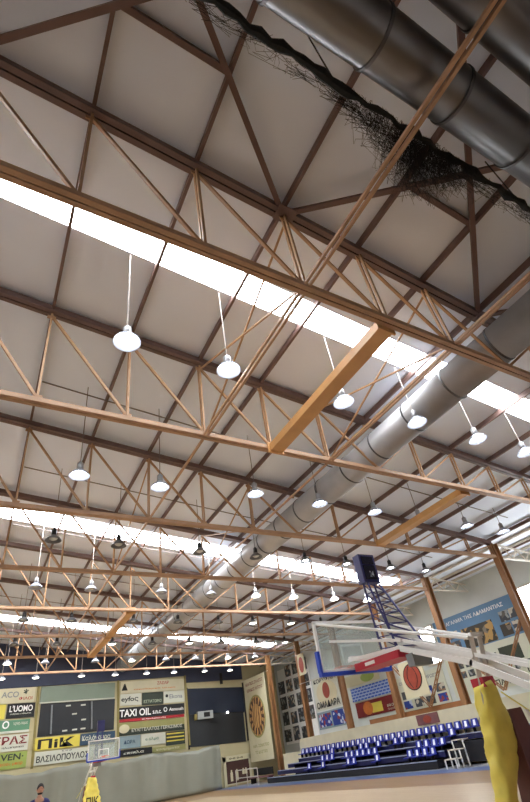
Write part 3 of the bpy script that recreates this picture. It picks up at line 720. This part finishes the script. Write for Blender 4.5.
stext('ΟΜΑΔΑΡΑ', M['black'], o, 21.44, 31.6, 3.82, 2.8, 0.42); stext('ΚΟΡΥΦΑΙΑ', M['black'], o, 21.46, 31.6, 5.4, 2.8, 0.28)
o = side_panel('banner', 'cream banner with a round red-brown ball emblem between two columns', 'banner', 21.5, 20.7, 22.6, 3.15, 4.95, M['cream'])
disc(21.455, 21.65, 4.15, 0.72, 0.68, M['black'], o, 'emblem_rim'); disc(21.44, 21.65, 4.15, 0.66, 0.62, M['ballred'], o, 'emblem')
b = MB()
for sgn in (-1, 1):
    b.path([(21.425, 21.65 + sgn*(0.12 + 0.25*math.sin(u*math.pi)) , 4.15 + 0.55*(u*2-1)) for u in [i/8 for i in range(9)]], 0.02, 5)
b.build('ball_seam', M['black'], o)
o = side_panel('emblem_plaque', 'small cream plaque with a red oval hung on a far column', 'plaque', 21.52, 32.4, 33.3, 6.3, 7.75, M['cream'])
disc(21.475, 32.85, 7.0, 0.33, 0.55, M['ballred'], o, 'emblem')

for nm_o, y0, y1, z in (('banner', 38.3, 43.49, 7.62), ('banner.001', 28.45, 33.6, 5.77), ('banner.002', 18.6, 23.8, 4.97), ('emblem_plaque', 32.4, 33.6, 7.77)):
    MB().tube((21.53, y0, z), (21.53, y1, z), 0.022, 6).build('hanging_rod', M['offwhite'], bpy.data.objects[nm_o])
XW = 25.18
def photos(parent, X, cells, mats, gap=0.0):
    for n, (y0, y1, z0, z1) in enumerate(cells):
        MB().box(X-0.015, X, y0, y1, z0, z1).build('photo', M[mats[n % len(mats)]], parent)
o = side_panel('photo_board', 'tall white board packed with small dark photos behind the far columns', 'board', XW, 37.45, 42.9, 2.2, 8.2, M['white'])
cells = []
for r in range(5):
    for c in range(4):
        if (r, c) in ((0, 0), (4, 3)): continue
        cells.append((37.6 + c*1.42, 37.6 + c*1.42 + random.uniform(0.95, 1.2), 2.4 + r*1.25, 2.4 + r*1.25 + random.uniform(0.85, 1.05)))
photos(o, XW-0.04, cells, ['photo1', 'photo3', 'photo1', 'photo1'])
o = side_panel('poster', 'blue white and red poster under the arched emblem banner', 'poster', XW, 33.3, 37.3, 2.75, 3.95, M['bluegrey'])
photos(o, XW-0.04, [(35.4, 37.1, 2.9, 3.8), (33.4, 35.2, 2.85, 3.85)], ['photo4', 'photo4'])
o = side_panel('seating_poster', 'large printed picture of rows of blue seats beside a column', 'poster', XW, 27.2, 32.3, 3.98, 4.95, M['whitevinyl'])
MB().box(XW-0.052, XW-0.041, 27.3, 32.2, 4.02, 4.9).build('printed_seats', M['seatprint'], o)
o = side_panel('banner', 'dark red banner with a golden figure below the blue seats poster', 'banner', XW, 27.2, 32.0, 2.95, 3.92, M['darkred'])
disc(XW-0.045, 30.6, 3.45, 0.55, 0.42, M['orange'], o, 'gold_figure'); MB().box(XW-0.052, XW-0.041, 29.0, 30.2, 3.1, 3.7).build('gold_figure', M['yellowsign'], o)
stext('BAR CAFE', M['whitevinyl'], o, XW-0.04, 28.5, 3.25, 1.0, 0.16); stext('ΠΛΑΤΕΙΑ', M['whitevinyl'], o, XW-0.04, 28.5, 3.05, 1.0, 0.12)
o = side_panel('poster', 'pale poster with a green oval above the blue seats poster', 'poster', XW, 28.6, 34.5, 5.05, 5.8, M['cream'])
disc(XW-0.045, 29.9, 5.42, 0.8, 0.32, M['lime'], o, 'green_oval')
o = side_panel('photo_board', 'white board of small photos and lettering behind the ball emblem banner', 'board', XW, 22.7, 27.0, 2.75, 4.7, M['whitevinyl'])
photos(o, XW-0.04, [(22.9 + c*1.05, 22.9 + c*1.05 + 0.75, z, z+0.45) for c in range(4) for z in (2.85, 3.4)], ['photo4', 'photo3', 'photo1'])
stext('ΟΙ ΜΙΚΡΟΙ ΜΑΣ ΗΡΩΕΣ', M['grey'], o, XW-0.04, 26.8, 4.25, 3.6, 0.2)
t = thing('rail_board', 'long brown board on the walkway behind the parapet', 'board', (21.75, 24.4, 1.6))
MB().box(0.3, 0.36, -5.5, 2.6, 0.6, 1.0).build('panel', M['wood_strip'], t)
for y in (-5.0, -1.5, 2.2): MB().box(0.36, 0.42, y-0.04, y+0.04, 0.003, 0.95).build('stake', M['wood_strip'], t)
# the big picture banner
o = side_panel('banner', 'big blue topped banner with many photos beside the bright aisle window', 'banner', XW, 16.0, 22.3, 2.85, 7.15, M['whitevinyl'])
MB().box(XW-0.05, XW-0.041, 16.0, 22.3, 5.1, 7.15).build('blue_field', M['bannerblue'], o)
stext('ΤΟ ΑΓΑΛΜΑ ΤΗΣ ΑΔΑΜΑΝΤΙΑΣ', M['white'], o, XW-0.05, 21.8, 6.68, 4.9, 0.22)
photos(o, XW-0.052, [(18.0, 20.3, 5.15, 6.25), (16.1, 16.75, 5.95, 6.45), (16.8, 17.4, 5.9, 6.45), (16.15, 16.8, 5.2, 5.8), (16.9, 17.6, 5.2, 5.8), (20.6, 21.3, 5.9, 6.3), (21.4, 22.1, 5.9, 6.3), (20.6, 22.1, 5.2, 5.75)], ['photo2', 'photo3', 'photo1', 'photo3'])
b = MB().box(XW-0.05, XW-0.041, 16.9, 18.3, 4.0, 4.75); b.build('dark_map', M['darkgreen'], o)
photos(o, XW-0.041, [(18.5 + c*0.62, 18.95 + c*0.62, z, z+0.35) for c in range(6) for z in (3.75, 4.25)] + [(16.1 + c*0.42, 16.4 + c*0.42, 3.55, 3.9) for c in range(4)], ['photo1', 'photo3', 'photo3'])
stext('ΔΥΝΑΤΑ', M['black'], o, XW-0.041, 19.0, 3.42, 1.5, 0.26); stext('ΠΑΝΙΩΝΙΑ', M['black'], o, XW-0.041, 19.2, 3.0, 2.2, 0.3); stext('ΜΩ', M['black'], o, XW-0.041, 17.0, 3.3, 0.9, 0.6)
for n, (y0, z0) in enumerate(((21.3, 1.62), (30.0, 1.62))): pass
o = MB().box(21.2, 21.245, 20.4, 22.0, 1.82, 2.3).build('poster', M['maroon']); tag(o, 'small dark red poster on the cream parapet', 'poster')
disc(21.199, 21.2, 2.05, 0.3, 0.17, M['ballred'], o, 'face_print')

# ------------------------------------------------------------------ basketball units
def basket(lb, loc, rz, text=False):
    t = thing('basketball_hoop', lb, 'basketball hoop', loc, None, rz)
    # backboard in the plane y = 0, facing +y
    hw, z0, z1 = 0.9, 2.9, 3.9
    g = MB().box(-hw, hw, -0.01, 0.01, z0, z1).build('glass_board', M['glass'], t)
    b = MB()
    for x in (-hw, hw): b.box(x-0.03, x+0.03, -0.03, 0.03, z0, z1)
    for z in (z0+0.03, z1): b.box(-hw-0.03, hw+0.03, -0.03, 0.03, z-0.03, z+0.03)
    b.build('board_frame', M['white'], g)
    b = MB()
    for x in (-0.28, 0.28): b.box(x-0.025, x+0.025, 0.011, 0.016, 3.05, 3.42)
    for z in (3.05, 3.42): b.box(-0.305, 0.305, 0.011, 0.016, z-0.025, z+0.025)
    b.build('target_square', M['white'], g)
    b = MB(); b.box(-hw-0.06, hw+0.06, -0.05, 0.05, z0-0.06, z0+0.015)
    for x in (-hw-0.045, hw+0.045): b.box(x-0.03, x+0.03, -0.05, 0.05, z0+0.016, z0+0.42)
    b.build('edge_padding', M['bluepad'], g)
    b = MB(); b.path([(0.225*math.cos(a), 0.4+0.225*math.sin(a), 3.05) for a in [i*2*math.pi/24 for i in range(25)]], 0.014, 6)
    b.bar((0, 0.03, 3.02), (0, 0.18, 3.04), 0.16, 0.03)
    b.build('rim', M['rim'], t)
    # boom
    bm = MB()
    for x in (-0.2, 0.2):
        bm.bar((x, -0.05, 3.1), (x, -1.65, 3.0), 0.05, 0.07); bm.bar((x, -1.62, 3.0), (x, -3.15, 2.44), 0.04, 0.1); bm.bar((x, -3.1, 2.45), (x, -4.3, 1.78), 0.04, 0.1)
    for y, z in ((-0.1, 3.12), (-1.6, 3.0), (-3.1, 2.46), (-4.25, 1.82)): bm.bar((-0.2, y, z), (0.2, y, z), 0.08, 0.1)
    bm.build('boom', M['white'], t)
    for x in (-1, 1):
        MB().tube((x*0.86, -0.05, 3.86), (x*0.16, -3.2, 2.8), 0.028, 8).build('stay_rod', M['white'], t)
        MB().bar((x*0.16, -1.7, 3.12), (x*0.6, -0.06, 3.5), 0.05, 0.05).build('board_strut', M['white'], t)
        MB().bar((x*0.14, -1.75, 3.1), (x*0.14, -4.3, 2.12), 0.04, 0.06).build('upper_arm', M['white'], t)
    rp = MB().hexa([(-0.28, -0.3, 2.84), (0.28, -0.3, 2.84), (0.28, -0.3, 2.98), (-0.28, -0.3, 2.98)], [(-0.28, -1.65, 2.84), (0.28, -1.65, 2.84), (0.28, -1.65, 2.97), (-0.28, -1.65, 2.97)]).build('boom_padding', M['redpad'], t)
    MB().box(-0.29, -0.281, -0.95, -0.65, 2.88, 2.94).build('white_tag', M['white'], rp)
    MB().box(-0.24, 0.24, -1.95, -1.78, 2.64, 2.85).build('bracket', M['grey'], t)
    # post and base
    ox = 0.0 if text else 0.12
    b = MB()
    for x in (-0.1, 0.1): b.bar((x, -3.22, 2.85), (x - 0.12, -3.1, 1.75), 0.05, 0.07)
    b.build('post', M['offwhite'], t)
    MB().bar((-0.15, -3.24, 2.84), (0.15, -3.24, 2.84), 0.05, 0.06).build('post_head', M['white'], t)
    MB().box(-0.45 + ox, 0.55 + ox, -5.0, -2.6, 0.003, 0.5).build('base', M['maroon'], t)
    for x in (-0.3, 0.05, 0.4):
        MB().tube((x*0.5 + 0.3 + ox, -3.42, 1.7), (x + 0.25 + ox, -3.9, 0.5), 0.024, 8).build('rear_strut', M['offwhite'], t)
    MB().hexa([(0.0 + ox, -2.85, 0.5), (0.55 + ox, -2.85, 0.5), (0.55 + ox, -3.2, 0.5), (0.0 + ox, -3.2, 0.5)], [(0.1 + ox, -3.0, 1.75), (0.42 + ox, -3.0, 1.75), (0.42 + ox, -3.15, 1.75), (0.1 + ox, -3.15, 1.75)]).build('side_panel', M['maroon'], t)
    MB().tube((0.28 + ox, -3.0, 2.0), (0.75 + ox, -3.6, 1.2), 0.012, 6).build('tie_rope', M['yellowsign'], t)
    MB().box(-0.2, 0.06, -3.22, -2.98, 2.08, 2.22).build('pad_top', M['redpad'], t)
    # wrapped yellow pad: a wrinkled sheath around the front of the post
    b = MB(); n, rows = 26, 30
    for j in range(rows+1):
        u = j/rows; z = 2.14 - 2.08*u; yc = (-2.98 + 0.50*u) if text else (-3.08 + 0.2*u)
        if text: xl, xr = -0.24 - 0.5*u, 0.24 + 0.5*u
        else:
            xl = -0.22 - 0.25*u - ox
            xr = (0.1 + 0.14*min(1, u/0.3) if u < 0.42 else max(0.24 - 1.4*(u-0.42), -0.2)) - ox + 0.015*math.sin(u*40)
            xr = max(xr, xl + 0.24)
        for i in range(n):
            a = 2*math.pi*i/n; s = 1 + 0.07*math.sin(9*u*4 + 2.6*math.sin(a*2+u*3)) + 0.03*math.sin(a*5+u*20)
            sx = math.copysign(abs(math.cos(a))**0.6, math.cos(a)); sy = math.copysign(abs(math.sin(a))**0.6, math.sin(a))
            b.v.append((ox + (xl+xr)/2 + (xr-xl)/2*s*sx, yc + (0.17 if text else 0.15)*s*sy, z + 0.04*math.cos(a+0.6)))
    for j in range(rows):
        for i in range(n):
            a = j*n+i; c = j*n+(i+1) % n; b.f.append((a, a+n, c+n, c))
    b.f.append(tuple(range(n))); b.f.append(tuple(range(rows*n+n-1, rows*n-1, -1)))
    yp = b.build('front_padding', M['yellow'], t, None, True)
    if text:
        lettering('ΠΙΚ', M['black'], yp, (0.36, -2.38, 0.75), (-1, 0, 0), (0, 0.24, -1), 0.72, -0.42, 0.05)
    # shot clock on its lattice mast
    c = MB().box(-0.2, 0.24, -1.17, -0.97, 4.42, 5.04).build('shot_clock', M['indigo'], t)
    MB().box(-0.14, 0.18, -1.185, -1.171, 4.82, 4.99).build('clock_display', M['clockface'], c)
    MB().box(-0.14, 0.18, -1.185, -1.171, 4.48, 4.79).build('clock_display', M['clockface'], c)
    lettering('24', M['grey'], c, (-0.02, -1.187, 4.53), (1, 0, 0), (0, 0, 1), 0.12, 0.13, 0.006)
    legs = [((-0.1, -1.0, 4.42), (-0.16, -1.1, 3.1)), ((0.2, -1.0, 4.42), (0.1, -1.25, 3.1)), ((-0.1, -1.14, 4.42), (-0.16, -1.55, 3.05)), ((0.2, -1.14, 4.42), (0.16, -1.95, 2.98))]
    for a, c2 in legs: MB().tube(a, c2, 0.022, 6).build('mast_leg', M['mast'], t)
    P = lambda l, u: Vector(legs[l][0]).lerp(Vector(legs[l][1]), u)
    for la, lb2 in ((2, 3), (0, 2), (1, 3)):
        b = MB(); n = 6
        for j in range(n):
            u, v = j/n, (j+1)/n
            b.tube(P(la, u), P(lb2, v), 0.011, 5); b.tube(P(la, v), P(lb2, v), 0.011, 5)
        b.build('mast_lattice', M['mast'], t)
    return t
basket('near basketball unit with glass backboard, red boom padding and yellow wrapped base', (7.05, 8.67, 0), 0)
basket('far basketball unit with yellow ΠΙΚ base in front of the grey sheet', (7.35, 34.3, 0), math.pi, True)

# ------------------------------------------------------------------ person
def skin_body(name, joints, edges, m, parent, lvl=2):
    me = bpy.data.meshes.new(name); me.from_pydata([j[:3] for j in joints], edges, []); me.update(); me.materials.append(m)
    o = bpy.data.objects.new(name, me); C.collection.objects.link(o)
    md = o.modifiers.new('skin', 'SKIN')
    sv = me.skin_vertices[0].data if me.skin_vertices else None
    if sv is None:
        bpy.context.view_layer.objects.active = o
        sv = me.skin_vertices[0].data
    for i, j in enumerate(joints):
        sv[i].radius = (j[3], j[4] if len(j) > 4 else j[3]); sv[i].use_root = (i == 0)
    sb = o.modifiers.new('sub', 'SUBSURF'); sb.levels = lvl; sb.render_levels = lvl
    md.use_smooth_shade = True
    o.parent = parent
    return o
K = 1.04
pt_ = thing('person', 'standing man in a navy blue top at the bottom left corner', 'person', (2.0, 17.0, 0))
J = [(0,0,0.98,0.145,0.10),(0,0,1.15,0.145,0.10),(0,0,1.35,0.17,0.11),(0,0.0,1.5,0.13,0.085),(0,-0.01,1.58,0.06,0.06),(0,-0.02,1.66,0.058,0.06),
     (0.2,0,1.48,0.068),(0.26,0.02,1.2,0.05),(0.27,-0.06,0.95,0.035),(0.27,-0.08,0.86,0.03),
     (-0.2,0,1.48,0.068),(-0.26,0.02,1.2,0.05),(-0.27,-0.06,0.95,0.035),(-0.27,-0.08,0.86,0.03),
     (0.1,0,0.9,0.095),(0.11,-0.01,0.5,0.06),(0.11,0.02,0.1,0.045),(0.12,-0.1,0.045,0.04),
     (-0.1,0,0.9,0.095),(-0.11,-0.01,0.5,0.06),(-0.11,0.02,0.1,0.045),(-0.12,-0.1,0.045,0.04)]
Ed = [(0,1),(1,2),(2,3),(3,4),(4,5),(3,6),(6,7),(7,8),(8,9),(3,10),(10,11),(11,12),(12,13),(0,14),(14,15),(15,16),(16,17),(0,18),(18,19),(19,20),(20,21)]
body = skin_body('body', J, Ed, M['skin'], pt_)
hd = MB(); prof = []
n, rws = 20, 16
for j in range(rws+1):
    v = j/rws; a = math.pi*v; z = -math.cos(a)
    for i in range(n):
        p_ = 2*math.pi*i/n; cx_, cy_ = math.cos(p_), math.sin(p_)
        rx = 0.078*math.sin(a)**0.8 * (1 - 0.16*max(0, -z)); ry = 0.098*math.sin(a)**0.8
        y = ry*cy_ * (1 if cy_ < 0 else 1.02)
        if cy_ < -0.85 and -0.35 < z < 0.05: y -= 0.022*(1-abs(z+0.18)/0.25) if abs(z+0.18) < 0.25 else 0
        hd.v.append((rx*cx_, y - 0.02, 1.755 + 0.125*z))
for j in range(rws):
    for i in range(n):
        a = j*n+i; c = j*n+(i+1) % n; hd.f.append((a, c, c+n, a+n))
head = hd.build('head', M['skin'], pt_, None, True)
hr = MB()
for j in range(9):
    a = j/8*math.pi*0.56
    for i in range(n):
        p_ = 2*math.pi*i/n; front = max(0, -math.sin(p_))
        aa = a*(1 - 0.38*front**2)
        hr.v.append((0.088*math.sin(aa)*math.cos(p_), 0.110*math.sin(aa)*math.sin(p_) - 0.015, 1.758 + 0.136*math.cos(aa)))
for j in range(8):
    for i in range(n):
        a = j*n+i; c = j*n+(i+1) % n; hr.f.append((a, a+n, c+n, c))
hr.build('hair', M['hair'], pt_, None, True)
hr = MB().lathe([(0.0001,-0.012),(0.045,-0.01),(0.062,0.012),(0.064,0.03)], 16)
hr.v = [(x, y*1.25-0.03, z+1.655) for x, y, z in hr.v]
hr.build('beard', M['hair'], pt_, None, True)
for sx in (-1, 1):
    MB().lathe([(0.0001,-0.008),(0.009,0),(0.0001,0.008)], 8, (sx*0.03, -0.112, 1.765)).build('eye', M['black'], pt_)
    e = MB().lathe([(0.0001,-0.03),(0.012,-0.015),(0.016,0.01),(0.0001,0.03)], 8, (sx*0.082, -0.015, 1.75)).build('ear', M['skin'], pt_)
TJ = [(0,0,0.93,0.165,0.12),(0,0,1.15,0.165,0.12),(0,0,1.35,0.19,0.13),(0,0.0,1.5,0.145,0.1),(0,-0.005,1.575,0.075,0.072),
      (0.205,0,1.485,0.082),(0.265,0.02,1.2,0.064),(0.275,-0.055,0.98,0.048),(-0.205,0,1.485,0.082),(-0.265,0.02,1.2,0.064),(-0.275,-0.055,0.98,0.048)]
skin_body('top', TJ, [(0,1),(1,2),(2,3),(3,4),(3,5),(5,6),(6,7),(3,8),(8,9),(9,10)], M['navycloth'], pt_)
PJ = [(0,0,0.97,0.158,0.115),(0.1,0,0.88,0.108),(0.11,-0.01,0.5,0.074),(0.11,0.02,0.11,0.06),(-0.1,0,0.88,0.108),(-0.11,-0.01,0.5,0.074),(-0.11,0.02,0.11,0.06)]
skin_body('trousers', PJ, [(0,1),(1,2),(2,3),(0,4),(4,5),(5,6)], M['trousers'], pt_)
pt_.scale = (K, K, K)

# ------------------------------------------------------------------ groups of repeats
GROUPS = {'pendant_lamp': 'pendant lamps under the roof', 'roof_truss': 'roof trusses across the hall', 'aisle_truss': 'side aisle trusses', 'column': 'columns along the stand',
          'column_brace': 'bracing between the columns', 'box_beam': 'orange box beams', 'tie_beam': 'ties along the hall', 'conduit': 'lamp conduits', 'air_duct': 'round air ducts',
          'advertising_board': 'advertising boards on the far wall', 'wall_post': 'posts on the far wall', 'banner': 'banners along the stand side', 'poster': 'posters along the stand side',
          'photo_board': 'photo boards on the side wall', 'basketball_hoop': 'basketball units'}
for o in C.objects:
    if o.parent is None and 'label' in o.keys():
        g = GROUPS.get(o.name.split('.')[0])
        if g and 'group' not in o.keys(): o['group'] = g
